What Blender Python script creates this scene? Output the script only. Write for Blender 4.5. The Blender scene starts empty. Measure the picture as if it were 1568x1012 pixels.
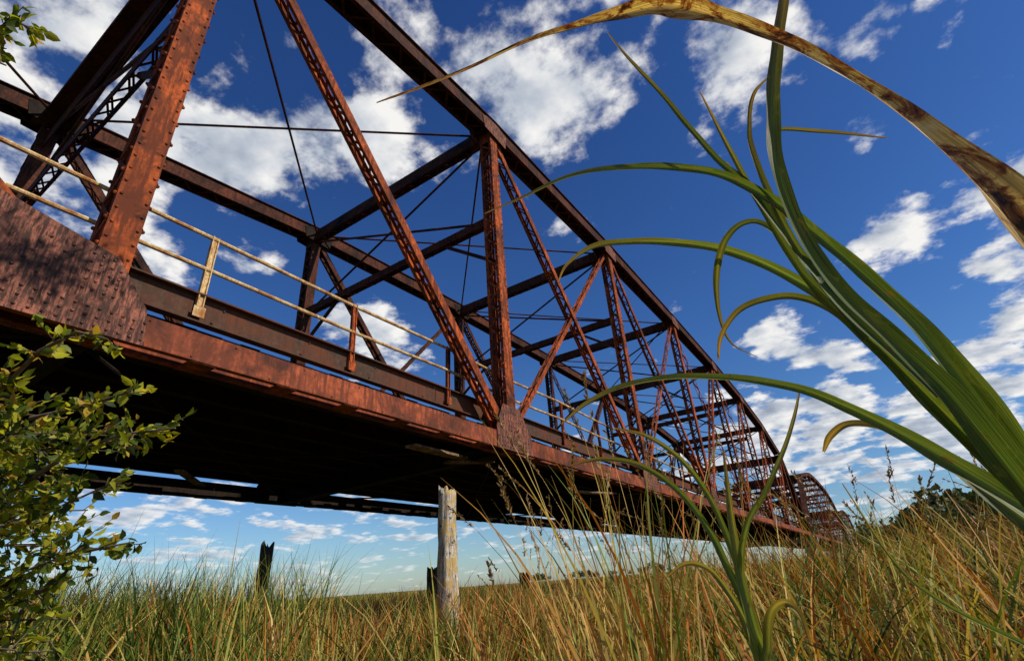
import bpy, math, random
import numpy as np
from mathutils import Vector, Matrix, noise
random.seed(7); rng=np.random.default_rng(11)
SC=bpy.context.scene
R=math.radians
# ---------------------------------------------------------------- materials
def newmat(n):
    m=bpy.data.materials.new(n); m.use_nodes=True
    nt=m.node_tree; nt.nodes.clear()
    o=nt.nodes.new('ShaderNodeOutputMaterial'); b=nt.nodes.new('ShaderNodeBsdfPrincipled')
    nt.links.new(b.outputs[0],o.inputs[0]); return m,nt,b,o
def N(nt,t,**k):
    n=nt.nodes.new(t)
    for a,v in k.items(): setattr(n,a,v)
    return n
def noise_n(nt,scale,detail=6,rough=.6,vec=None,dist=0):
    n=N(nt,'ShaderNodeTexNoise'); n.inputs['Scale'].default_value=scale; n.inputs['Detail'].default_value=detail
    n.inputs['Roughness'].default_value=rough; n.inputs['Distortion'].default_value=dist
    if vec is not None: nt.links.new(vec,n.inputs['Vector'])
    return n
def ramp(nt,fac,stops,interp='LINEAR'):
    r=N(nt,'ShaderNodeValToRGB'); r.color_ramp.interpolation=interp
    e=r.color_ramp.elements
    while len(e)<len(stops): e.new(.5)
    for i,(p,c) in enumerate(stops):
        e[i].position=p; e[i].color=(c[0],c[1],c[2],1) if not isinstance(c,(int,float)) else (c,c,c,1)
    nt.links.new(fac,r.inputs[0]); return r
def mixc(nt,fac,a,b,mode='MIX'):
    m=N(nt,'ShaderNodeMix',data_type='RGBA',blend_type=mode)
    if isinstance(fac,(int,float)): m.inputs[0].default_value=fac
    else: nt.links.new(fac,m.inputs[0])
    for i,v in ((6,a),(7,b)):
        if isinstance(v,tuple): m.inputs[i].default_value=(v[0],v[1],v[2],1)
        else: nt.links.new(v,m.inputs[i])
    return m.outputs[2]
def rust(name,c1,c2,c3,dark_amt=.5,rough=.8,scale=1.0,streak=(.36,.52)):
    m,nt,b,o=newmat(name)
    tc=N(nt,'ShaderNodeTexCoord'); v=tc.outputs['Object']
    a=noise_n(nt,1.3*scale,5,.7,v,.6); f=noise_n(nt,14*scale,4,.75,v)
    s=N(nt,'ShaderNodeMapping'); s.inputs['Scale'].default_value=(5,5,.7); nt.links.new(v,s.inputs[0])
    st=noise_n(nt,3*scale,4,.7,s.outputs[0])
    base=ramp(nt,f.outputs[0],[(.3,c2),(.5,c1),(.72,tuple(min(1,x*1.5) for x in c1))])
    k=ramp(nt,a.outputs[0],[(.5-.25*dark_amt,1.0),(.58,0.0)])
    k2=ramp(nt,st.outputs[0],[(streak[0],.95),(streak[1],0.0)])
    c=mixc(nt,k.outputs[0],base.outputs[0],c3); c=mixc(nt,k2.outputs[0],c,tuple((c2[i]+c3[i])/2 for i in range(3)))
    nt.links.new(c,b.inputs['Base Color']); b.inputs['Roughness'].default_value=rough
    b.inputs['Specular IOR Level'].default_value=.1
    bp=N(nt,'ShaderNodeBump'); bp.inputs['Strength'].default_value=.4; bp.inputs['Distance'].default_value=.01
    nt.links.new(f.outputs[0],bp.inputs['Height']); nt.links.new(bp.outputs[0],b.inputs['Normal'])
    return m
M_rust=rust('rust_orange',(.42,.088,.021),(.18,.042,.016),(.045,.018,.012),.50,streak=(.42,.55))
M_chord=rust('rust_chord',(.35,.085,.036),(.19,.05,.026),(.075,.03,.02),.42,streak=(.40,.54))
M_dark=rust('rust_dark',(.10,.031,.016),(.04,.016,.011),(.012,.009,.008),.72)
M_gus=rust('rust_gusset',(.30,.11,.07),(.085,.042,.03),(.024,.019,.018),1.1,scale=2.6,streak=(.45,.56))
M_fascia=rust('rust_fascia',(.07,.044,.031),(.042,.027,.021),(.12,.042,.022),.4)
M_deck=rust('deck_and_far_shade',(.028,.018,.013),(.016,.011,.008),(.008,.006,.005),.5)
M_rail=rust('rail_paint',(.62,.50,.26),(.5,.25,.07),(.3,.11,.03),.45,.6,scale=4)
M_plank=rust('old_plank',(.3,.22,.14),(.16,.10,.06),(.07,.045,.03),.4)
def conc():
    m,nt,b,o=newmat('concrete'); tc=N(nt,'ShaderNodeTexCoord')
    a=noise_n(nt,1.5,8,.7,tc.outputs['Object']); r=ramp(nt,a.outputs[0],[(.3,(.08,.07,.06)),(.7,(.24,.22,.18))])
    nt.links.new(r.outputs[0],b.inputs['Base Color']); b.inputs['Roughness'].default_value=.9; return m
M_conc=conc()
# ---------------------------------------------------------------- mesh builder
class MB:
    def __init__(s): s.v=[]; s.f=[]
    def box(s,p0,p1,side,w,h,so=0.,to=0.):
        p0=Vector(p0);p1=Vector(p1);a=(p1-p0)
        if a.length<1e-6: return
        a.normalize(); sd=Vector(side); sd=(sd-a*sd.dot(a)).normalized(); t=a.cross(sd)
        o=sd*so+t*to; i=len(s.v)
        for p in (p0,p1):
            for x,y in ((-1,-1),(1,-1),(1,1),(-1,1)):
                s.v.append(p+o+sd*(x*w/2)+t*(y*h/2))
        s.f+=[(i,i+3,i+2,i+1),(i+4,i+5,i+6,i+7),(i,i+1,i+5,i+4),(i+1,i+2,i+6,i+5),(i+2,i+3,i+7,i+6),(i+3,i,i+4,i+7)]
    def cyl(s,p0,p1,r,n=6,r1=None):
        p0=Vector(p0);p1=Vector(p1);a=(p1-p0).normalized(); r1=r if r1 is None else r1
        q=Vector((0,0,1)) if abs(a.z)<.9 else Vector((1,0,0)); u=a.cross(q).normalized(); w=a.cross(u); i=len(s.v)
        for p,rr in ((p0,r),(p1,r1)):
            for k in range(n):
                t=2*math.pi*k/n; s.v.append(p+u*(rr*math.cos(t))+w*(rr*math.sin(t)))
        for k in range(n): s.f.append((i+k,i+(k+1)%n,i+n+(k+1)%n,i+n+k))
        s.f.append(tuple(i+n+k for k in range(n))); s.f.append(tuple(i+n-1-k for k in range(n)))
    def plateX(s,x,poly,t):
        i=len(s.v);n=len(poly)
        for dx in (0,t):
            for y,z in poly: s.v.append(Vector((x+dx,y,z)))
        s.f.append(tuple(i+n+k for k in range(n))); s.f.append(tuple(i+n-1-k for k in range(n)))
        for k in range(n): s.f.append((i+k,i+(k+1)%n,i+n+(k+1)%n,i+n+k))
    def rivet(s,p,n,r=.018,h=.014):
        p=Vector(p);n=Vector(n).normalized();q=Vector((0,0,1)) if abs(n.z)<.9 else Vector((1,0,0))
        u=n.cross(q).normalized();w=n.cross(u);i=len(s.v)
        for rr,hh in ((r,-.004),(r*.9,h*.6),(r*.45,h)):
            for k in range(6):
                t=k*math.pi/3; s.v.append(p+u*(rr*math.cos(t))+w*(rr*math.sin(t))+n*hh)
        for L in (0,6):
            for k in range(6): s.f.append((i+L+k,i+L+(k+1)%6,i+L+6+(k+1)%6,i+L+6+k))
        s.f.append(tuple(i+12+k for k in range(6)))
    def laced(s,p0,p1,side,W,H,pitch=.3,tk=.018,lw=.045,flange=.0,ends=.35,rv=False):
        p0=Vector(p0);p1=Vector(p1);a=p1-p0;L=a.length;a.normalize()
        sd=Vector(side); sd=(sd-a*sd.dot(a)).normalized(); t=a.cross(sd)
        for sg in (-1,1):
            s.box(p0,p1,sd,tk,H,so=sg*(W/2-tk/2))
            if flange:
                for tg in (-1,1): s.box(p0,p1,sd,flange,tk*.8,so=sg*(W/2-tk-flange/2),to=tg*(H/2-tk*.5))
        for tg in (-1,1):
            off=t*(tg*(H/2+.006))
            s.box(p0+off,p0+a*ends+off,sd,W-.006,.01); s.box(p1-a*ends+off,p1+off,sd,W-.006,.01)
            n=max(2,int((L-2*ends)/pitch)); st=(L-2*ends)/n
            for k in range(n):
                q0=p0+a*(ends+st*k)+off; q1=p0+a*(ends+st*(k+1))+off; sg=1 if k%2 else -1
                s.box(q0-sd*(sg*W*.44),q1+sd*(sg*W*.44),a.cross(t),lw,.008)
                if rv: s.rivet(q0-sd*(sg*W*.42)+t*(tg*.006),t*tg,.02,.02); s.rivet(q0+sd*(sg*W*.42)+t*(tg*.001),t*tg,.02,.02)
    def obj(s,name,mat,parent=None,smooth=False):
        me=bpy.data.meshes.new(name); me.from_pydata([tuple(v) for v in s.v],[],s.f); me.materials.append(mat)
        if smooth: me.polygons.foreach_set('use_smooth',[True]*len(me.polygons))
        o=bpy.data.objects.new(name,me); SC.collection.objects.link(o)
        if parent: o.parent=parent
        return o
def empty(n):
    e=bpy.data.objects.new(n,None); SC.collection.objects.link(e); return e
# ---------------------------------------------------------------- bridge
G=-1.0; XN,XF=-5.0,-11.69; ZB=2.075; ZT=2.36
bridge=empty('truss_bridge')
OFF=[0,6.8,13.6,19.9,26.9,34.3,41.5,48.6,55.6,62.3,68.9]
TOP=[None,8.35,9.3,10.02,10.32,10.42,10.42,10.2,9.6,8.3,None]
def span(y0,lvl,tag):
    Y=[y0+o for o in OFF]; n=len(Y); X1=Vector((1,0,0))
    pit=(.27,.6,1.2)[lvl]
    for X,nm in ((XN,'near'),(XF,'far')):
        pr,dr,cr,gr=MB(),MB(),MB(),MB()
        fl=.05 if (lvl==0) else 0
        pts=[(Y[0],ZB+.2)]+[(Y[i],TOP[i]) for i in range(1,n-1)]+[(Y[-1],ZB+.2)]
        for (ya,za),(yb,zb) in zip(pts,pts[1:]):
            a=(X,ya,za);b=(X,yb,zb)
            dr.laced(a,b,X1,.42,.34,pitch=pit*1.3,tk=.022,flange=.06,lw=.05)
            d=Vector(b)-Vector(a); t=d.normalized().cross(X1)
            up=t if t.z>0 else -t
            dr.box(Vector(a)+up*.19,Vector(b)+up*.19,X1,.52,.02)
        for sg in (-1,1):
            cr.box((X+sg*.15,Y[0],(ZB+ZT)/2),(X+sg*.15,Y[-1],(ZB+ZT)/2),X1,.02,ZT-ZB)
            cr.box((X+sg*.125,Y[0],ZB+.006),(X+sg*.125,Y[-1],ZB+.006),X1,.07,.014)
            cr.box((X+sg*.125,Y[0],ZT-.009),(X+sg*.125,Y[-1],ZT-.009),X1,.07,.014)
        k=Y[0]
        while k<Y[-1]-.3:
            cr.box((X,k,ZB-.008),(X,k+.25,ZB-.008),X1,.3,.008); k+=.9
        if lvl==0 and nm=='near':
            k=Y[2]
            while k<Y[6]:
                cr.rivet((X+.16,k,ZB+.03),(1,0,0),.012,.01); cr.rivet((X+.16,k+.4,ZT-.035),(1,0,0),.012,.01); k+=.8
        for i in range(1,n-1):
            pr.laced((X,Y[i],ZT-.1),(X,Y[i],TOP[i]-.15),X1,.32,.27,pitch=pit,flange=fl,rv=(lvl==0 and nm=='near' and i<=4))
            if lvl==0 and nm=='near' and i<=4:
                z=ZT+.3
                while z<TOP[i]-.3:
                    for yy in (-.105,.105): pr.rivet((X+.16,Y[i]+yy,z),(1,0,0),.016,.014)
                    z+=.16
            mid=5; tgt=pr if nm=='near' else dr
            if i<mid: tgt.laced((X,Y[i],TOP[i]-.1),(X,Y[i+1],ZB+.2),X1,.24,.16,pitch=pit*1.1,tk=.014,lw=.035,flange=fl*.8)
            if i>mid: tgt.laced((X,Y[i],TOP[i]-.1),(X,Y[i-1],ZB+.2),X1,.24,.16,pitch=pit*1.1,tk=.014,lw=.035,flange=fl*.8)
            if 3<=i<mid: tgt.laced((X+.001,Y[i+1],TOP[i+1]-.1),(X,Y[i],ZB+.2),X1,.14,.10,pitch=.4,tk=.012,lw=.03)
            if mid<=i-1 and i<=7: tgt.laced((X+.001,Y[i-1],TOP[i-1]-.1),(X,Y[i],ZB+.2),X1,.14,.10,pitch=.4,tk=.012,lw=.03)
            g=[(-.52,ZB-.01),(.58,ZB-.01),(.58,2.42),(.25,2.86),(-.3,2.88),(-.52,2.45)]
            if lvl==0 and i==2: g=[(-1.9,ZB-.01),(.40,ZB-.01),(.35,2.4),(.04,2.80),(-.85,3.0),(-1.6,2.95)]
            for xx in (X+.163,X-.178):
                gr.plateX(xx,[(Y[i]+y,z) for y,z in g],.015)
                if lvl==0 and nm=='near' and i<=5 and xx>X:
                    xs=xx+.015; y0g,y1g=g[0][0],g[1][0]
                    for zz in (ZB+.04,ZB+.12,ZB+.2):
                        y=y0g+.05
                        while y<y1g-.04: gr.rivet((xs,Y[i]+y,zz),(1,0,0),.015,.012); y+=.085
                    for zz in np.arange(2.42,2.78,.085):
                        for yy in (-.11,-.04,.04,.11):
                            if i==2 and yy>.05 and zz>2.7: continue
                            gr.rivet((xs,Y[i]+yy-.03,zz),(1,0,0),.015,.012)
                        if i!=2: gr.rivet((xs,Y[i]+.2+(2.84-zz)*.55,zz),(1,0,0),.015,.012); gr.rivet((xs,Y[i]-.25-(2.84-zz)*.3,zz),(1,0,0),.015,.012)
                        else:
                            for q in (-.25,-.4,-1.1,-1.3): gr.rivet((xs,Y[i]+q-(2.84-zz)*.45,zz),(1,0,0),.015,.012)
                gt=[(-.42,-.32),(.42,-.36),(.5,.06),(.2,.16),(-.2,.16),(-.5,.02)]
                gr.plateX(X+.213 if xx>X else X-.228,[(Y[i]+y,TOP[i]+z) for y,z in gt],.014)
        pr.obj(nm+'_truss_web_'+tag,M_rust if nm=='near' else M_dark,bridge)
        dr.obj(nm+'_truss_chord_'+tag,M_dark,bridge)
        cr.obj(nm+'_bottom_chord_'+tag,M_chord if nm=='near' else M_deck,bridge)  # far bottom chord gets the near-black deck colour to paint it in shade
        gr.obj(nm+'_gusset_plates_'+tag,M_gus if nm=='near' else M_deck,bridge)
    b=MB(); Z1=Vector((0,0,1)); Y1=Vector((0,1,0))
    for i in range(1,n-1):
        z=TOP[i]; y=Y[i]; W=.34
        if i==2: W=.5
        b.laced((XN-.2,y,z-.12),(XF+.2,y,z-.12),Y1,.24 if i!=2 else .42,W,pitch=pit*1.1,flange=.05)
        b.box((XN-.2,y-.11,z-.12),(XF+.2,y-.11,z-.12),Y1,.012,W-.1)
        if i==2:
            b.box((XN-.2,y-.1,z-.4),(XF+.2,y-.1,z-.4),Y1,.3,.02); b.box((XN-.2,y+.1,z-.12),(XF+.2,y+.1,z-.12),Y1,.012,W-.05)
            b.box((XN-.2,y-.02,z-.66),(XF+.2,y-.02,z-.66),Y1,.03,.5)
        zl=z-2.75
        b.laced((XN-.17,y,zl),(XF+.17,y,zl),Y1,.16,.2,pitch=pit*1.2,lw=.03)
        for (za,zb) in ((z-.3,zl),(zl,z-.3)):
            b.cyl((XN-.2,y,za),(XF+.2,y,zb),.032)
        for (xa,xb) in ((XN,XN-1.5),(XF,XF+1.5)): b.box((xa,y+.02,zl-1.1),(xb,y+.02,zl),Y1,.07,.07)
        if i<n-2:
            b.cyl((XN-.15,y,z-.05),(XF+.15,Y[i+1],TOP[i+1]-.05),.027); b.cyl((XF+.15,y,z-.05),(XN-.15,Y[i+1],TOP[i+1]-.05),.027)
    for e,s in ((0,1),(n-1,-1)):
        e1=e+s
        for f in (.95,.68):
            y=Y[e]+(Y[e1]-Y[e])*f; z=ZB+(TOP[e1]-ZB)*f
            b.laced((XN-.2,y,z),(XF+.2,y,z),Y1,.2,.35,pitch=.45)
        ya=Y[e]+(Y[e1]-Y[e])*.95; za=ZB+(TOP[e1]-ZB)*.95; yb=Y[e]+(Y[e1]-Y[e])*.68; zb=ZB+(TOP[e1]-ZB)*.68
        for k in range(6):
            xa=XN+(XF-XN)*k/6; xb=XN+(XF-XN)*(k+1)/6
            if k%2: b.cyl((xa,ya,za),(xb,yb,zb),.04)
            else: b.cyl((xa,yb,zb),(xb,ya,za),.04)
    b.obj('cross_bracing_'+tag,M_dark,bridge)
    d=MB()
    for i in range(n):
        y=Y[i]
        d.box((XN-.2,y,2.3),(XF+.2,y,2.3),Y1,.02,.5); d.box((XN-.2,y,2.05),(XF+.2,y,2.05),Y1,.22,.025); d.box((XN-.2,y,2.56),(XF+.2,y,2.56),Y1,.22,.02)
        if i<n-1:
            d.cyl((XN-.2,y,2.12),(XF+.2,Y[i+1],2.12),.02); d.cyl((XF+.2,y,2.12),(XN-.2,Y[i+1],2.12),.02)
    for x in np.linspace(-5.75,-10.75,8):
        d.box((x,Y[0],2.43),(x,Y[-1],2.43),X1,.02,.3); d.box((x,Y[0],2.29),(x,Y[-1],2.29),X1,.13,.018)
    yy=Y[0]; rr=random.Random(3)
    while yy<Y[-1]-.2:
        w=rr.uniform(.2,.3); e1=rr.uniform(-.12,.05)
        d.box((XN-.4,yy+w/2,2.62+rr.uniform(-.01,.01)),(XF+.75+e1,yy+w/2,2.62+rr.uniform(-.01,.01)),Y1,w-.006,.07); yy+=w
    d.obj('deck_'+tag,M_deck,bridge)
    fa=MB()
    for x,s in ((XN-.28,1),(XF+.62,-1)):
        k=Y[0]
        while k<Y[-1]-.1:
            e=min(k+6.1,Y[-1]); fa.box((x,k,2.815),(x,e-.012,2.815),X1,.03,.31); fa.box((x+s*.03,k,2.975),(x+s*.03,e-.012,2.975),X1,.11,.018); fa.box((x+s*.03,k,2.655),(x+s*.03,e-.012,2.655),X1,.11,.018)
            if lvl==0 and s>0:
                for q in np.arange(k+.3,e-.2,1.1): fa.rivet((x+.015,q,2.72),(1,0,0),.018); fa.rivet((x+.015,q+.1,2.9),(1,0,0),.014)
            k=e
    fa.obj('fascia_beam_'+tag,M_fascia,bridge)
    ra=MB(); rd=MB()
    for x,s in ((XN-.225,1),(XF+.66,-1)):
        k=2.12 if lvl==0 else Y[0]+1
        if lvl==0:
            while k-2.02>Y[0]: k-=2.02
        ys=[]
        while k<Y[-1]: ys.append(k); k+=2.02
        jit=[(rr.uniform(-.025,.025),rr.uniform(-.02,.02)) for _ in ys]
        for j,(q,jt) in enumerate(zip(ys,jit)):
            lit=(s>0 and abs(q-2.12)<.1)
            t=ra if lit else rd
            for o in (-.03,.03): t.box((x,q+o,2.72),(x+jt[0]*.4,q+o+jt[1],3.73+jt[0]),X1,.05,.012)
            t.box((x,q,2.72),(x+jt[0]*.4,q+jt[1],3.73+jt[0]),X1,.012,.06)
            t.box((x+.03,q-.06,2.76),(x+.03,q+.06,2.76),X1,.012,.12)
            if j:
                p=ys[j-1];pj=jit[j-1]
                for z in (3.70,3.29): ra.cyl((x+pj[0]*.4,p,z+pj[0]),(x+jt[0]*.4,q,z+jt[0]),.024,8)
    ra.obj('railing_pipes_'+tag,M_rail,bridge); rd.obj('railing_posts_'+tag,M_rust,bridge)
span(-12.4,0,'a'); span(57.6,1,'b'); span(127.6,2,'c')
p=MB()
for y in (-12.9,57.05,127.05,197):
    for x in (-5.2,-11.5):
        p.cyl((x,y,G-.6),(x,y,1.5),.62,20,.55)
    p.box((-4.5,y,1.75),(-12.2,y,1.75),(0,1,0),1.25,.38)
    for x in (XN,XF): p.box((x,y-.5,2.0),(x,y+.5,2.0),(1,0,0),.5,.12)
p.obj('pier',M_conc,bridge)
h=MB()
h.box((-5.5,5.6,1.98),(-5.75,7.2,2.06),(1,0,0),.2,.04); h.box((-5.9,6.9,1.98),(-5.7,8.0,2.1),(1,0,0),.16,.04)
h.box((-6.1,12.0,1.98),(-5.8,14.0,2.06),(1,0,0),.22,.04); h.box((-9.6,4.2,2.1),(-11.2,5.4,2.2),(0,1,0),.15,.04)
h.obj('loose_planks',M_plank,bridge)
# ---------------------------------------------------------------- wooden posts
def wood(nm,c1,c2,c3,yl=.85):
    m,nt,b,o=newmat(nm); tc=N(nt,'ShaderNodeTexCoord'); s=N(nt,'ShaderNodeMapping'); s.inputs['Scale'].default_value=(12,12,1.0)
    nt.links.new(tc.outputs['Object'],s.inputs[0]); a=noise_n(nt,4,8,.75,s.outputs[0],.6); l=noise_n(nt,9,5,.7,tc.outputs['Object'])
    r=ramp(nt,a.outputs[0],[(.40,c3),(.48,c2),(.6,c1)]); lr=ramp(nt,l.outputs[0],[(.48,0.0),(.56,yl)])
    c=mixc(nt,lr.outputs[0],r.outputs[0],(c1[0]*.72,c1[1]*.5,c1[2]*.15))
    kn=ramp(nt,l.outputs[0],[(.36,1.0),(.43,0.0)]); c=mixc(nt,kn.outputs[0],c,c3)
    nt.links.new(c,b.inputs['Base Color']); b.inputs['Roughness'].default_value=.9
    bp=N(nt,'ShaderNodeBump'); bp.inputs['Strength'].default_value=1; bp.inputs['Distance'].default_value=.03
    nt.links.new(a.outputs[0],bp.inputs['Height']); nt.links.new(bp.outputs[0],b.inputs['Normal']); return m
M_w1=wood('weathered_wood',(.8,.74,.62),(.5,.42,.32),(.05,.035,.025)); M_w2=wood('shaded_wood',(.05,.04,.03),(.03,.022,.016),(.01,.008,.006))  # second wood has the shade under the bridge put into its colour
def post(x,y,top,r,mat,lean=(0,0)):
    m=MB(); nseg=30; k=28
    H=top-(G-.3)
    for j in range(nseg+1):
        z=G-.3+H*j/nseg; f=j/nseg
        for a in range(k):
            t=2*math.pi*a/k; rr=r*(1.08-.16*f)*(1+.14*noise.noise(Vector((math.cos(t)*2,math.sin(t)*2,z*.7+x)))+.2*noise.noise(Vector((math.cos(t)*5,math.sin(t)*5,z*2))))
            zz=z+(.12*noise.noise(Vector((math.cos(t)*2.5,math.sin(t)*2.5,x))) if j==nseg else 0)
            m.v.append(Vector((x+lean[0]*f+rr*math.cos(t),y+lean[1]*f+rr*math.sin(t),zz)))
    for j in range(nseg):
        for a in range(k): m.f.append((j*k+a,j*k+(a+1)%k,(j+1)*k+(a+1)%k,(j+1)*k+a))
    m.v.append(Vector((x+lean[0],y+lean[1],top-.05))); c=len(m.v)-1
    for a in range(k): m.f.append((nseg*k+a,nseg*k+(a+1)%k,c))
    return m.obj('wooden_fence_post',mat,smooth=True)
post(-4.75,5.57,1.2,.125,M_w1); post(-7,4.38,.68,.085,M_w2,(.05,0)); post(-9,10,.43,.14,M_w2); post(-12,18.7,.3,.2,M_w2)
# ---------------------------------------------------------------- ground
def hgt(x,y): return 0.10*noise.noise(Vector((x*.08,y*.08,0)))
def ground():
    xs=np.concatenate([-np.geomspace(900,3,26),np.linspace(-2,2,5),np.geomspace(3,900,26)])
    me=bpy.data.meshes.new('ground'); n=len(xs); V=[];F=[]
    for y in xs:
        for x in xs: V.append((x-3,y+6,G+(hgt(x-3,y+6) if abs(x)+abs(y)<300 else 0)))
    for j in range(n-1):
        for i in range(n-1): F.append((j*n+i,j*n+i+1,(j+1)*n+i+1,(j+1)*n+i))
    me.from_pydata(V,[],F); o=bpy.data.objects.new('ground',me); SC.collection.objects.link(o)
    m,nt,b,oo=newmat('dry_field'); tc=N(nt,'ShaderNodeTexCoord'); v=tc.outputs['Object']
    a=noise_n(nt,.12,6,.6,v); f=noise_n(nt,3,8,.75,v)
    r=ramp(nt,f.outputs[0],[(.3,(.03,.02,.010)),(.5,(.08,.07,.02)),(.7,(.18,.14,.05))]); g=ramp(nt,a.outputs[0],[(.4,(.09,.11,.025)),(.6,(.20,.15,.05))])
    nt.links.new(mixc(nt,.4,r.outputs[0],g.outputs[0]),b.inputs['Base Color']); b.inputs['Roughness'].default_value=1; b.inputs['Specular IOR Level'].default_value=.05
    me.materials.append(m)
ground()
# ---------------------------------------------------------------- foliage helpers
def leafmat(name,trans=.35,rough=.55,spec=.3):
    m,nt,b,o=newmat(name); at=N(nt,'ShaderNodeAttribute',attribute_name='tint')
    b.inputs['Roughness'].default_value=rough; b.inputs['Specular IOR Level'].default_value=spec
    nt.links.new(at.outputs['Color'],b.inputs['Base Color'])
    t=N(nt,'ShaderNodeBsdfTranslucent'); br=mixc(nt,1.0,at.outputs['Color'],(1.5,1.5,.6),'MULTIPLY'); nt.links.new(br,t.inputs[0])
    ms=N(nt,'ShaderNodeMixShader'); ms.inputs[0].default_value=trans
    nt.links.new(b.outputs[0],ms.inputs[1]); nt.links.new(t.outputs[0],ms.inputs[2]); nt.links.new(ms.outputs[0],o.inputs[0]); return m
M_grass=leafmat('grass_blades',.22,.55,.2)
def mesh_np(name,V,Q,T,C,mat,parent=None,smooth=True,extra=None):
    me=bpy.data.meshes.new(name); me.vertices.add(len(V)); me.vertices.foreach_set('co',V.astype(np.float32).ravel())
    nq,ntr=len(Q),len(T); me.loops.add(nq*4+ntr*3); me.polygons.add(nq+ntr)
    me.loops.foreach_set('vertex_index',np.concatenate([Q.ravel(),T.ravel()]).astype(np.int32))
    ls=np.concatenate([np.arange(nq)*4,nq*4+np.arange(ntr)*3]); me.polygons.foreach_set('loop_start',ls.astype(np.int32))
    me.polygons.foreach_set('use_smooth',np.full(nq+ntr,smooth)); me.update(calc_edges=True); me.validate()
    for nm,A in (('tint',C),('lc',extra)):
        if A is None: continue
        a=me.color_attributes.new(nm,'FLOAT_COLOR','POINT'); a.data.foreach_set('color',np.concatenate([A,np.ones((len(A),1))],1).astype(np.float32).ravel())
    me.materials.append(mat); o=bpy.data.objects.new(name,me); SC.collection.objects.link(o)
    if parent: o.parent=parent
    return o
def fbm2(x,y,s,seed):
    r=np.random.default_rng(seed); o=np.zeros_like(x)
    for k in range(6):
        a=r.uniform(0,6.28); f=s*(1+k*.7); ph=r.uniform(0,6.28); o+=np.sin(f*(x*math.cos(a)+y*math.sin(a))+ph+1.3*np.sin(f*.6*(x*math.sin(a)-y*math.cos(a))))/(1+k*.5)
    return o/3
PAL=np.array([[.02,.045,.006],[.06,.105,.012],[.20,.24,.026],[.50,.39,.11],[.50,.29,.07],[.38,.125,.022],[.085,.032,.012]])
def blades(x,y,h,w,ns,lean,palw,tipout=None):
    n=len(x); th=rng.uniform(0,2*np.pi,n); ln=lean*rng.uniform(.2,1.3,n)
    dx=np.cos(th)*ln-.06; dy=np.sin(th)*ln+.04
    ph=rng.uniform(0,2*np.pi,n); ax=np.cos(ph);ay=np.sin(ph)
    s=np.linspace(0,1,ns+1); V=np.zeros((n,ns+1,2,3)); C=np.zeros((n,ns+1,2,3))
    bend=rng.uniform(1.3,3.2,n); drop=rng.uniform(.1,.9,n)
    for k,t in enumerate(s):
        cx=x+dx*h*t**bend; cy=y+dy*h*t**bend; cz=G-.05+h*(t-drop*(dx**2+dy**2)*t**4)
        ww=w*(1-t**2.2)*.5+.0004
        V[:,k,0,0]=cx-ax*ww;V[:,k,0,1]=cy-ay*ww;V[:,k,0,2]=cz;V[:,k,1,0]=cx+ax*ww;V[:,k,1,1]=cy+ay*ww;V[:,k,1,2]=cz
        if tipout is not None and k>=ns-2: tipout.append(np.stack([cx,cy,cz],1))
    if palw.ndim==2:
        cs=palw.cumsum(1); pi=(rng.uniform(0,1,(n,1))>cs).sum(1).clip(0,6)
    else: pi=rng.choice(len(PAL),size=n,p=palw)
    base=PAL[pi]*rng.uniform(.6,1.3,(n,1)); tip=PAL[np.clip(pi+1,0,5)]; root_shade=np.array([.05,.03,.014])  # dead-brown root tone also paints shade into the bottom of each blade
    for k,t in enumerate(s):
        c=base*(1-.5*t)+tip*(.5*t); q=max(0,1-t*2.2)*.85; c=c*(1-q)+root_shade*q; C[:,k,0]=c; C[:,k,1]=c
    V=V.reshape(-1,3);C=C.reshape(-1,3); b=np.arange(n)[:,None]*(2*(ns+1)); k=np.arange(ns)[None]*2
    q=np.stack([b+k,b+k+1,b+k+3,b+k+2],-1).reshape(-1,4)
    return V,q,C
def wedge(n,r0,r1,a0=-88,a1=24,p=.5):
    r=np.sqrt(rng.uniform(r0**2,r1**2,n)) if p==.5 else r0*(r1/r0)**rng.uniform(0,1,n)
    a=np.radians(rng.uniform(a0,a1,n)); return r*np.sin(a),r*np.cos(a)
def clumped(n,r0,r1,spread,per,a0=-88,a1=24,p=.5):
    m=n//per; cx,cy=wedge(m,r0,r1,a0,a1,p); k=rng.integers(0,m,n); s=spread
    return cx[k]+rng.normal(0,1,n)*s, cy[k]+rng.normal(0,1,n)*s
def angd(x,y): return np.degrees(np.arctan2(x,y)),np.hypot(x,y)
def palws(x,y):
    g=fbm2(x,y,1.3,5)*1.0+.40; ang,d=angd(x,y); g=np.clip(g+np.clip((-ang-42)/35,-.22,.6),0.02,.96)[:,None]
    A=np.array([.32,.34,.24,.07,.02,.01,.0]);B=np.array([.06,.08,.09,.17,.20,.22,.18]); W=A*g+B*(1-g); return W/W.sum(1,keepdims=True)
def up(ang): return np.clip((ang+22)/25,0,1)
def lf(ang): return np.clip((-ang-50)/15,0,1)
parts=[]
x,y=clumped(8500,1.7,6.5,.07,16); a,d=angd(x,y)
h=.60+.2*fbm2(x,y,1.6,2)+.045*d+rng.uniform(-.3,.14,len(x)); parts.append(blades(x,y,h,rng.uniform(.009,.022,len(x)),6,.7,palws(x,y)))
x,y=wedge(2500,2,7); parts.append(blades(x,y,rng.uniform(.3,.6,len(x)),rng.uniform(.01,.02,len(x)),5,1.3,np.array([.1,.1,.05,.1,.15,.25,.25])))
x,y=clumped(24000,5.5,24,.15,18,p=1); a,d=angd(x,y)
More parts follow.
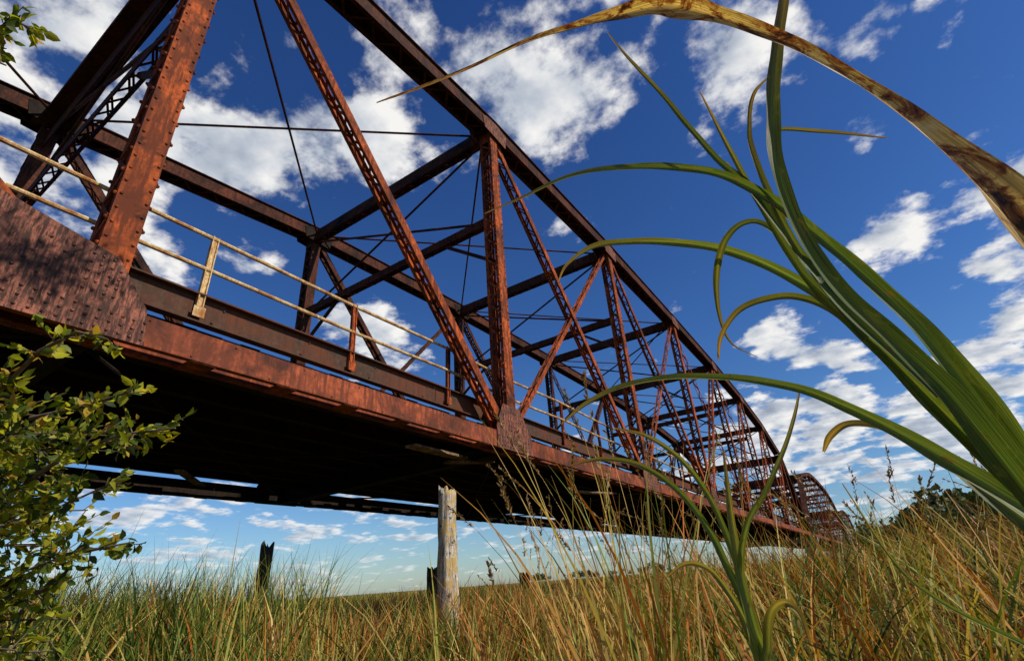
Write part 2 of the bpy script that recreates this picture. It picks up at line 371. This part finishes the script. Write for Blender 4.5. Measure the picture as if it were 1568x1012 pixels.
h=1.0+.16*fbm2(x,y,.7,3)+rng.uniform(-.35,.14,len(x))+up(a)*.42+lf(a)*.42; parts.append(blades(x,y,h,rng.uniform(.013,.03,len(x)),4,.45,palws(x,y)))
x,y=wedge(24000,22,170,p=1); a,d=angd(x,y)
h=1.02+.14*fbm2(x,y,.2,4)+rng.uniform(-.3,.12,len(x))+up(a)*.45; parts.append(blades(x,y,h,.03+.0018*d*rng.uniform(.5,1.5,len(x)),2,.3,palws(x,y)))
x,y=wedge(240,2.4,9,p=1); h=1.0+rng.uniform(0,.45,len(x)); parts.append(blades(x,y,h,rng.uniform(.006,.014,len(x)),7,.6,np.array([.1,.2,.2,.2,.15,.1,.05])))
x,y=wedge(1000,2.6,9,a0=-16,a1=22,p=1); h=1.05+rng.uniform(0,.5,len(x)); parts.append(blades(x,y,h,rng.uniform(.008,.018,len(x)),8,.9,np.array([.16,.26,.16,.14,.13,.10,.05])))
x,y=wedge(1600,6,13,a0=-88,a1=-52,p=1); h=1.38+rng.uniform(0,.35,len(x)); parts.append(blades(x,y,h,rng.uniform(.01,.022,len(x)),6,.35,np.array([.25,.32,.3,.10,.03,.0,.0])))
for cx,cy,nn,hm in ((-.85,2.1,90,1.75),(-1.7,2.3,40,1.2),(-.45,2.5,50,1.45),(-3.4,2.6,50,1.15),(-2.6,2.0,50,.95),(.1,2.7,40,1.35),(-1.15,2.4,30,1.4)):
    x=cx+rng.normal(0,.1,nn);y=cy+rng.normal(0,.1,nn); parts.append(blades(x,y,rng.uniform(.55*hm,hm,nn),rng.uniform(.008,.019,nn),8,.4,np.array([.03,.1,.17,.3,.27,.1,.03])))
tips=[]
x,y=wedge(150,2.4,8,a0=-34,a1=20,p=1); h=1.15+rng.uniform(0,.6,len(x))
x=np.concatenate([x,-.85+rng.normal(0,.15,18)]); y=np.concatenate([y,2.1+rng.normal(0,.15,18)]); h=np.concatenate([h,rng.uniform(1.4,1.85,18)])
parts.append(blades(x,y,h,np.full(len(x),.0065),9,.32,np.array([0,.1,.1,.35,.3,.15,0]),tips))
Vs=[];Qs=[];Cs=[];o=0
for V,q,C in parts: Vs.append(V);Qs.append(q+o);Cs.append(C);o+=len(V)
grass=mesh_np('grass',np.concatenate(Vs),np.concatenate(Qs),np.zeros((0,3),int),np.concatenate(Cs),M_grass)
def leaves(P,D,L,cols,wd_=1.0):
    n=len(P); D=D/np.linalg.norm(D,axis=1,keepdims=True); q=rng.normal(0,1,(n,3))
    S=np.cross(D,q); S/=np.linalg.norm(S,axis=1,keepdims=True); U=np.cross(S,D)
    prof=[(0,0,0),(.3,.27,.05),(.65,.22,.04),(1,0,-.12),(.65,-.22,.04),(.3,-.27,.05),(.3,0,-.02),(.65,0,-.04)]
    V=np.stack([P+D*(L*a)[:,None]+S*(L*b*wd_)[:,None]+U*(L*c)[:,None] for a,b,c in prof],1)
    b=np.arange(n)[:,None]*8; T=np.concatenate([b+np.array([[0,6,1]]),b+np.array([[0,5,6]]),b+np.array([[2,7,3]]),b+np.array([[7,4,3]])],0)
    Q=np.concatenate([b+np.array([[1,6,7,2]]),b+np.array([[6,5,4,7]])],0)
    return V.reshape(-1,3),Q,T,np.repeat(cols,8,0)
A0,A1,A2=tips; SP=[];SD=[]
for k in range(34):
    t=rng.uniform(.1,1,len(A0))[:,None]; P=A1+(A2-A1)*t; SP.append(P); dd=(A2-A1)/np.linalg.norm(A2-A1,axis=1,keepdims=True); SD.append(dd+rng.normal(0,.38,P.shape))
SP=np.concatenate(SP);SD=np.concatenate(SD); n=len(SP)
V,Q,T,C=leaves(SP,SD,rng.uniform(.014,.03,n),np.array([[.28,.17,.06]])*rng.uniform(.4,1.4,(n,1)),.6); mesh_np('seed_heads',V,Q,T,C,M_grass,grass)
# ---------------------------------------------------------------- foreground reeds
def bladem(name,dead):
    m,nt,b,o=newmat(name); lc=N(nt,'ShaderNodeAttribute',attribute_name='lc'); at=N(nt,'ShaderNodeAttribute',attribute_name='tint')
    mp=N(nt,'ShaderNodeMapping'); mp.inputs['Scale'].default_value=(14,3,1); nt.links.new(lc.outputs['Vector'],mp.inputs[0])
    v=noise_n(nt,2,3,.6,mp.outputs[0])
    mp2=N(nt,'ShaderNodeMapping'); mp2.inputs['Scale'].default_value=(1.6,20,1); nt.links.new(lc.outputs['Vector'],mp2.inputs[0]); sp=noise_n(nt,1,7,.7,mp2.outputs[0],1.0)
    vv=ramp(nt,v.outputs[0],[(.38,.5),(.5,.95),(.62,1.4)])
    c=mixc(nt,1.0,at.outputs['Color'],vv.outputs[0],'MULTIPLY')
    if dead:
        k=ramp(nt,sp.outputs[0],[(.46,1.0),(.54,0.0)]); c=mixc(nt,k.outputs[0],c,(.26,.08,.014))
        k=ramp(nt,sp.outputs[0],[(.38,1.0),(.46,0.0)]); c=mixc(nt,k.outputs[0],c,(.03,.014,.008))
        k=ramp(nt,sp.outputs[0],[(.60,0.0),(.68,.8)]); c=mixc(nt,k.outputs[0],c,(.62,.5,.3))
    else:
        k=ramp(nt,sp.outputs[0],[(.34,1.0),(.41,0.0)]); c=mixc(nt,k.outputs[0],c,(.24,.13,.03))
        k=ramp(nt,sp.outputs[0],[(.55,0.0),(.70,.7)]); c=mixc(nt,k.outputs[0],c,(.27,.25,.05))
    b.inputs['Roughness'].default_value=.5; b.inputs['Specular IOR Level'].default_value=.3
    nt.links.new(c,b.inputs['Base Color']); bp=N(nt,'ShaderNodeBump'); bp.inputs['Strength'].default_value=.6; bp.inputs['Distance'].default_value=.001
    nt.links.new(v.outputs[0],bp.inputs['Height']); nt.links.new(bp.outputs[0],b.inputs['Normal'])
    t=N(nt,'ShaderNodeBsdfTranslucent'); nt.links.new(mixc(nt,1.0,c,(1.5,1.4,.6),'MULTIPLY'),t.inputs[0]); ms=N(nt,'ShaderNodeMixShader'); ms.inputs[0].default_value=.36
    nt.links.new(b.outputs[0],ms.inputs[1]); nt.links.new(t.outputs[0],ms.inputs[2]); nt.links.new(ms.outputs[0],o.inputs[0]); return m
M_reed=bladem('reed_leaf',False); M_dead=bladem('dead_reed_leaf',True)
def cat(P,sub):
    P=np.array(P,float); Q=np.vstack([2*P[0]-P[1],P,2*P[-1]-P[-2]]); out=[]
    for i in range(1,len(Q)-2):
        for t in np.linspace(0,1,sub,endpoint=False):
            a,b,c,d=Q[i-1:i+3]; out.append(.5*((2*b)+(-a+c)*t+(2*a-5*b+4*c-d)*t*t+(-a+3*b-3*c+d)*t**3))
    out.append(Q[-2]); return np.array(out)
def ribbon(name,pts,widths,mat,parent,g=(.10,.17,.022),tip=(.36,.20,.06),twist=.3,seed=0,wm=1.0):
    P=cat([np.array(p)*.001 for p in pts],8); W=np.maximum(cat([[w,0,0] for w in widths],8)[:,0],.6)*.001*wm
    T=np.gradient(P,axis=0); T/=np.linalg.norm(T,axis=1,keepdims=True); n=len(P); r=np.random.default_rng(seed)
    face=np.array([.15,-1.0,-.05])+r.normal(0,.15,3)
    al=np.concatenate([[0],np.cumsum(np.linalg.norm(np.diff(P,axis=0),axis=1))])
    V=[];C=[];E=[]; ph=r.uniform(0,6.28); g=np.array(g);tip=np.array(tip)
    for i in range(n):
        S=np.cross(T[i],face); S/=np.linalg.norm(S)+1e-9; U=np.cross(S,T[i]); a=twist*math.sin(al[i]*9+ph)
        S2=S*math.cos(a)+U*math.sin(a); U2=np.cross(S2,T[i])
        for j,(f,hh) in enumerate(((-.5,.22),(-.27,.07),(-.05,-.05),(.05,-.05),(.27,.07),(.5,.22))):
            wob=1+.08*math.sin(al[i]*60+j*2+ph)*(abs(f)>.3)
            V.append(P[i]+S2*W[i]*f*wob+U2*W[i]*hh); q=math.exp(-al[i]*9); base=g*(1-q)+tip*q
            if j in(2,3): base=base*1.8
            C.append(base); E.append((f+.5+seed*1.7,al[i]*1.0+seed*3.1,0))
    Q=[]
    for i in range(n-1):
        for j in range(5): k=i*6+j; Q.append((k,k+1,k+7,k+6))
    return mesh_np(name,np.array(V),np.array(Q),np.zeros((0,3),int),np.array(C),mat,parent,True,np.array(E))
BASE=[(188,805,-250),(195,850,-1010)]
MAIN=[
([(-535,433,822),(-439,443,796),(-331,456,778),(-232,462,761),(-154,464,729),(-86,462,692),(-35,460,661),(-6,465,638),(29,466,584),(69,474,523),(100,479,458),(130,501,408),(151,510,348),(167,517,287),(182,533,230),(207,585,168),(233,685,94),(205,800,-200),(195,850,-1010)],[2.5,10,13,13,13,17,27,32,17,15,15,18,27,37,46,42,30,12,8]),
([(140,617,781),(108,611,692),(75,604,600),(49,599,513),(34,594,438),(32,607,370),(38,618,312),(54,633,260),(78,651,209),(103,672,156),(118,685,106),(136,716,49),(166,789,-43)],[13,15,17,17,18,19,21,22,23,25,27,28,26]),
([(-429,617,623),(-342,613,611),(-252,617,610),(-166,631,589),(-81,642,547),(-26,641,498),(18,650,438),(47,662,382),(73,672,325),(99,686,262),(116,692,204),(133,715,137),(151,744,62),(171,792,-43)],[3,10,13,14,13,12,14,15,17,21,23,24,24,22]),
([(-353,738,499),(-321,722,517),(-262,714,525),(-195,725,511),(-106,738,472),(-39,743,422),(15,749,358),(53,755,299),(77,753,237),(99,758,163),(121,766,106),(148,772,56),(175,788,-31)],[3,9,12,12,13,14,15,17,19,21,22,22,20]),
([(-129,598,865),(-109,611,795),(-78,639,714),(-52,654,626),(-28,663,548),(0,668,479),(17,671,402),(32,669,332),(48,665,267),(103,690,150)],[2,5,7,8,9,11,12,13,14,13]),
([(157,647,457),(95,610,477),(50,605,505),(40,600,470)],[1.5,5,5,4]),
([(-21,645,676),(-8,662,548),(0,668,479),(23,678,330),(60,690,230)],[2,7,8,11,12]),
([(-71,838,293),(-99,807,317),(-101,780,359),(-84,748,410),(-57,719,443),(-23,708,454),(6,703,427),(41,695,321),(80,700,220)],[1,3,6,10,11,9,8,10,12]),
([(-124,805,293),(-107,785,323),(-73,767,346),(-33,762,350),(8,756,337),(45,751,297),(71,749,238),(112,759,129),(150,775,40)],[3,8,11,11,11,12,15,18,17]),
([(-428,832,260),(-363,819,283),(-281,811,294),(-193,818,287),(-106,822,262),(-32,823,227),(22,828,185),(67,830,140),(100,822,99),(154,797,20),(176,796,-43)],[3,11,12,12,12,13,15,18,22,23,22]),
([(-29,948,153),(-12,933,172),(16,919,182),(54,912,167),(89,900,134),(147,866,31),(182,868,-47)],[4,11,12,13,16,22,21]),
([(70,611,605),(43,616,591),(25,626,554),(17,637,505),(25,666,374),(60,690,230)],[1.5,5,6,8,10,10]),
([(-20,690,560),(10,690,470),(42,685,400),(75,690,335),(108,700,262),(132,712,190),(150,735,120),(165,770,40),(180,795,-60)],[2,5,8,10,12,15,17,17,16])]
plant=empty('reed_plant')
for i,(p,w) in enumerate(MAIN):
    if i==0: ribbon('dead_leaf',p,w,M_dead,plant,g=(.50,.33,.12),tip=(.34,.18,.07),twist=.45,seed=1,wm=1.15); continue
    if i in (1,2,3,9,10,12): p=p+BASE; w=w+[14,8]
    ribbon('leaf_%d'%i,p,w,M_reed,plant,g=[(.125,.175,.032),(.065,.105,.02),(.09,.14,.022)][i%3],seed=i+2,wm=1.0)
st=MB(); st.cyl((.196,.85,-1.02),(.172,.79,-.05),.012,10,.02); st.obj('stem',M_reed,plant)
plant2=empty('reed_plant.001')
B2=[(-206,1018,-500),(-205,1015,-1020)]
LOW=[
([(-200,1072,206),(-212,1052,72),(-215,1034,-14),(-211,1016,-91),(-206,1022,-164)],[4,17,20,22,22]),
([(-504,1005,220),(-439,1018,224),(-363,1039,201),(-297,1050,140),(-257,1053,66),(-234,1048,-13),(-213,1029,-92),(-206,1020,-200)],[3,10,12,14,15,17,18,18]),
([(-369,1093,-10),(-322,1084,12),(-279,1078,0),(-248,1054,-39),(-228,1047,-94),(-206,1020,-220)],[3,11,13,14,15,15]),
([(-34,1058,296),(-61,1049,237),(-101,1037,170),(-143,1031,113),(-183,1033,68),(-211,1038,7),(-218,1036,-64),(-215,1016,-163)],[2.5,8,10,11,12,14,15,16]),
([(-129,973,-110),(-130,962,-70),(-149,968,-54),(-176,987,-71),(-195,1002,-117),(-207,1003,-178)],[3,11,14,15,16,16]),
([(-403,1029,287),(-343,1056,261),(-288,1069,208),(-253,1079,139),(-236,1074,76),(-221,1050,-3),(-210,1025,-150)],[3,10,12,13,14,14,14]),
([(-29,1471,159),(16,1470,-14),(67,1413,-88),(161,1380,-156),(215,1367,-188)],[3,8,10,10,9])]
for i,(p,w) in enumerate(LOW):
    if i<6: p=p+B2; w=w+[12,8]
    else: p=p+[(230,1365,-600),(230,1365,-1020)]; w=w+[8,6]
    ribbon('leaf_%d'%i,p,w,M_reed,plant2,g=[(.19,.24,.035),(.11,.165,.025),(.15,.20,.03)][i%3],seed=i+20,wm=.85)
# ---------------------------------------------------------------- sapling on the left
M_leaf=leafmat('sapling_leaf',.45,.5,.3)
def barkm():
    m,nt,b,o=newmat('bark'); tc=N(nt,'ShaderNodeTexCoord'); a=noise_n(nt,20,6,.7,tc.outputs['Object']); r=ramp(nt,a.outputs[0],[(.3,(.05,.035,.02)),(.7,(.17,.12,.08))]); nt.links.new(r.outputs[0],b.inputs['Base Color']); b.inputs['Roughness'].default_value=.9; return m
M_bark=barkm()
BR=[[(-344,53,-8),(-299,55,36),(-266,63,47),(-241,67,55),(-217,74,58),(-195,81,57)],
[(-336,44,15),(-279,48,57),(-250,54,67),(-232,64,70),(-210,70,72)],
[(-303,45,48),(-257,44,77),(-234,46,87),(-214,50,90),(-206,57,87)],
[(-299,55,36),(-277,70,34),(-247,73,38),(-234,79,43)],
[(-310,69,1),(-286,75,16),(-262,81,21),(-233,91,23)],
[(-315,58,13),(-294,73,11),(-281,82,9),(-268,87,14)],
[(-257,-7,186),(-223,-5,196),(-205,0,196),(-195,5,187)],
[(-246,-12,207),(-223,-1,189),(-218,4,186)]]
sh=empty('leafy_sapling'); wd=MB(); LP=[];LD=[]
trunk=[(-350,45,-105),(-342,47,-20),(-330,38,60),(-300,15,140),(-262,-5,190),(-240,-20,240),(-230,0,310),(-215,40,400),(-180,125,540)]
def tube(pts,r0,r1):
    n=len(pts)
    for k in range(n-1):
        a=r0+(r1-r0)*k/(n-1);b=r0+(r1-r0)*(k+1)/(n-1); wd.cyl(pts[k],pts[k+1],a,7,b)
tube([Vector(p)*.01 for p in trunk],.04,.008)
def closest(p):
    best=None
    for a,b in zip(trunk,trunk[1:]):
        A=Vector(a)*.01;B=Vector(b)*.01;t=max(0,min(1,(p-A).dot(B-A)/(B-A).length_squared));q=A+(B-A)*t
        if best is None or (q-p).length<(best-p).length: best=q
    return best
def grow(pts,dens,rad,r=.009,nl=7):
    tube(pts,r,.003)
    for a,b in zip(pts,pts[1:]):
        L=(b-a).length
        for k in range(int(L*dens+random.random())):
            p=a.lerp(b,random.random()); d=(b-a).normalized()+Vector((random.gauss(0,.8),random.gauss(0,.8),random.gauss(0,.8)))
            tip=p+d.normalized()*random.uniform(.3,1)*rad; wd.cyl(p,tip,.0025,4,.0012)
            for j in range(nl):
                q=p.lerp(tip,(j+1)/nl); LP.append(q[:]); e=d.normalized()+Vector((random.gauss(0,.9),random.gauss(0,.9),random.gauss(-.1,.7))); LD.append(e[:])
for i,b in enumerate(BR):
    pts=[Vector(p)*.01 for p in b]; pts=[closest(pts[0])]+pts
    if i in(0,1,4,5): grow(pts[:4],50,.24); grow(pts[3:],34,.15)
    elif i==2: grow(pts[1:3],34,.16); grow(pts[2:],26,.13)
    elif i==3: grow(pts,40,.19)
    else: grow(pts,26,.10)
for k in range(70):
    a=Vector((random.uniform(-3.2,-2.5),random.uniform(.5,1.0),random.uniform(-.85,.80))); c=closest(a); grow([c,a],20,.2,.005)
for k in range(34):
    a=Vector((-1.8+random.gauss(0,.25),1.2+random.gauss(0,.33),5.4+random.gauss(0,.2))); c=closest(a); grow([c,a],13,.22,.004,6)
LP=np.array(LP);LD=np.array(LD); n=len(LP)
pal=np.array([[.07,.11,.012],[.20,.23,.018],[.42,.40,.03],[.035,.055,.012],[.5,.30,.04]]); cols=pal[rng.choice(5,n,p=[.23,.29,.27,.13,.08])]*rng.uniform(.8,1.2,(n,1))
V,Q,T,C=leaves(LP,LD,rng.uniform(.028,.058,n),cols); mesh_np('leaves',V,Q,T,C,M_leaf,sh); wd.obj('trunk_and_twigs',M_bark,sh)
# ---------------------------------------------------------------- distant trees
def treeline():
    P=[];r=np.random.default_rng(4); S=[]
    def tree(x,y,h,w):
        for k in range(9):
            c=np.array([x+r.normal(0,w*.35),y+r.normal(0,w*.35),G+h*r.uniform(.25,.82)]); rr=h*r.uniform(.16,.28)
            m=90; v=r.normal(0,1,(m,3)); v/=np.linalg.norm(v,axis=1,keepdims=True); P.append(c+v*rr*r.uniform(.6,1.05,(m,1))*np.array([1.1,1.1,.8])); S.append(np.full(m,h*.055))
    for k in range(42):
        f=k/41; x=0+f*98+r.normal(0,2); y=250+r.normal(0,12); h=11+10*min(1,f*3.2)*r.uniform(.8,1.1); tree(x,y,h,h*.8)
    for k in range(14):
        a=math.radians(r.uniform(-32,-15)); d=r.uniform(500,700); tree(d*math.sin(a),d*math.cos(a),r.uniform(5,10),14)
    P=np.concatenate(P);S=np.concatenate(S);n=len(P); D=r.normal(0,1,(n,3)); pal=np.array([[.03,.05,.014],[.05,.07,.02],[.09,.085,.025]]); C=pal[r.choice(3,n)]*r.uniform(.7,1.2,(n,1))
    V,Q,T,C=leaves(P,D,S*2.4,C); mesh_np('distant_trees',V,Q,T,C,leafmat('far_foliage',.15))
treeline()
# ---------------------------------------------------------------- sky
az,el=R(82),R(43)
sd=Vector((math.sin(az)*math.cos(el),math.cos(az)*math.cos(el),math.sin(el)))
W=bpy.data.worlds.new('World'); SC.world=W; W.use_nodes=True; nt=W.node_tree; nt.nodes.clear()
out=N(nt,'ShaderNodeOutputWorld'); bg=N(nt,'ShaderNodeBackground'); bg.inputs[1].default_value=.1; nt.links.new(bg.outputs[0],out.inputs[0])
sky=N(nt,'ShaderNodeTexSky',sky_type='NISHITA'); sky.sun_disc=False; sky.sun_elevation=el; sky.sun_rotation=az; sky.air_density=1.0; sky.dust_density=.4; sky.ozone_density=3
tc=N(nt,'ShaderNodeTexCoord'); dv=tc.outputs['Generated']
sep=N(nt,'ShaderNodeSeparateXYZ'); nt.links.new(dv,sep.inputs[0])
tintr=ramp(nt,sep.outputs[2],[(0.0,(.72,.84,.93)),(.08,(.66,.86,1.03)),(.2,(.50,.78,1.08)),(.42,(.36,.65,1.06)),(.9,(.24,.48,.92))])
skc=mixc(nt,1.0,sky.outputs[0],tintr.outputs[0],'MULTIPLY')
def math_n(op,a,b=None,clamp=False):
    m=N(nt,'ShaderNodeMath',operation=op,use_clamp=clamp)
    for i,v in ((0,a),(1,b)):
        if v is None: continue
        if isinstance(v,(int,float)): m.inputs[i].default_value=v
        else: nt.links.new(v,m.inputs[i])
    return m.outputs[0]
zz=math_n('ADD',math_n('MAXIMUM',sep.outputs[2],0.0),.17)
cb=N(nt,'ShaderNodeCombineXYZ'); nt.links.new(math_n('DIVIDE',sep.outputs[0],zz),cb.inputs[0]); nt.links.new(math_n('DIVIDE',sep.outputs[1],zz),cb.inputs[1])
def vadd(v,off):
    m=N(nt,'ShaderNodeVectorMath',operation='ADD'); nt.links.new(v,m.inputs[0]); m.inputs[1].default_value=off; return m.outputs[0]
n1=noise_n(nt,3.9,9,.58,cb.outputs[0],.0); n2=noise_n(nt,3.9,5,.52,vadd(cb.outputs[0],(.04,.03,0)),.0)
CL=[(-0.7,0.24,0.67,.24),(-0.7,0.08,0.71,.2),(-0.72,0.02,0.7,.17),(-0.78,0.05,0.62,.15),(-0.77,0.22,0.59,.18),(-0.6,0.25,0.76,.11),(-0.32,0.47,0.82,.2),(-0.22,0.56,0.8,.19),(-0.38,0.37,0.85,.15),(-0.14,0.54,0.83,.2),(0.03,0.68,0.74,.15),(0.15,0.69,0.71,.11),(0.16,0.78,0.6,.05),(-0.44,0.52,0.73,.12),(-0.52,0.46,0.72,.10),(0.19,0.89,0.42,.10),(0.26,0.89,0.38,.12),(0.25,0.92,0.3,.10),(-0.03,0.94,0.34,.07),(0.29,0.84,0.45,.09),(-0.01,0.97,0.25,.12),(-0.08,0.97,0.22,.12),(0.2,0.95,0.24,.09),(0.14,0.98,0.17,.10),(-0.72,0.3,0.62,.14),(-0.68,0.6,0.41,.12)]
acc=None
for cx,cy,cz,rad in CL:
    l=math.sqrt(cx*cx+cy*cy+cz*cz)
    ds=N(nt,'ShaderNodeVectorMath',operation='DISTANCE'); nt.links.new(dv,ds.inputs[0]); ds.inputs[1].default_value=(cx/l,cy/l,cz/l)
    q=math_n('SUBTRACT',1.0,math_n('DIVIDE',ds.outputs['Value'],rad),True)
    acc=q if acc is None else math_n('MAXIMUM',acc,q)
# broad variation of the low cloud rows so that they do not repeat evenly
nb=noise_n(nt,1.1,3,.5,cb.outputs[0],.4)
hz=ramp(nt,sep.outputs[2],[(0.0,.05),(.05,.10),(.10,.15),(.16,.12),(.27,0.0)])
hzb=math_n('MULTIPLY',math_n('ADD',hz.outputs[0],0.0),math_n('ADD',math_n('MULTIPLY',math_n('SUBTRACT',nb.outputs[0],.5),5.0),.85))
bias=math_n('ADD',math_n('MULTIPLY',math_n('POWER',acc,.6),.205),hzb)
dn=math_n('ADD',n1.outputs[0],math_n('SUBTRACT',bias,.115))
cov=N(nt,'ShaderNodeMapRange',interpolation_type='SMOOTHSTEP'); cov.inputs[1].default_value=.485; cov.inputs[2].default_value=.60; nt.links.new(dn,cov.inputs[0])
haze=ramp(nt,sep.outputs[2],[(0.0,.35),(.10,.8),(.2,1.0)])
covh=math_n('MULTIPLY',cov.outputs[0],haze.outputs[0])
lit=math_n('MULTIPLY',math_n('SUBTRACT',n1.outputs[0],n2.outputs[0]),3.8)
thick=N(nt,'ShaderNodeMapRange'); thick.inputs[1].default_value=.53; thick.inputs[2].default_value=.74; thick.inputs[3].default_value=.84; thick.inputs[4].default_value=.36; nt.links.new(dn,thick.inputs[0])
sh_=math_n('ADD',thick.outputs[0],lit,True)
cc=ramp(nt,sh_,[(0.0,(2.7,3.2,4.1)),(.5,(5.0,5.5,6.3)),(1.0,(9.2,9.1,8.9))])
fin=mixc(nt,covh,skc,cc.outputs[0]); nt.links.new(fin,bg.inputs[0])
sl=bpy.data.lights.new('sun','SUN'); sl.energy=5; sl.angle=R(.5); sl.color=(1,.91,.77); so=bpy.data.objects.new('sun',sl); SC.collection.objects.link(so)
so.rotation_euler=sd.to_track_quat('Z','Y').to_euler(); so.location=sd*50
# ---------------------------------------------------------------- camera
th,ph,ro=R(32.117),R(26.494),R(-4.197)
fw=Vector((-math.sin(th)*math.cos(ph),math.cos(th)*math.cos(ph),math.sin(ph))); r0=Vector((math.cos(th),math.sin(th),0)); u0=r0.cross(fw)
rr=r0*math.cos(ro)+u0*math.sin(ro); uu=-r0*math.sin(ro)+u0*math.cos(ro)
cam=bpy.data.cameras.new('camera'); cam.sensor_width=36; cam.lens=36*772.5/1568; cam.clip_start=.05; cam.clip_end=3000
co=bpy.data.objects.new('camera',cam); SC.collection.objects.link(co); co.matrix_world=Matrix((rr,uu,-fw)).transposed().to_4x4(); SC.camera=co
SC.view_settings.view_transform='Standard'; SC.view_settings.look='None'; SC.view_settings.exposure=0
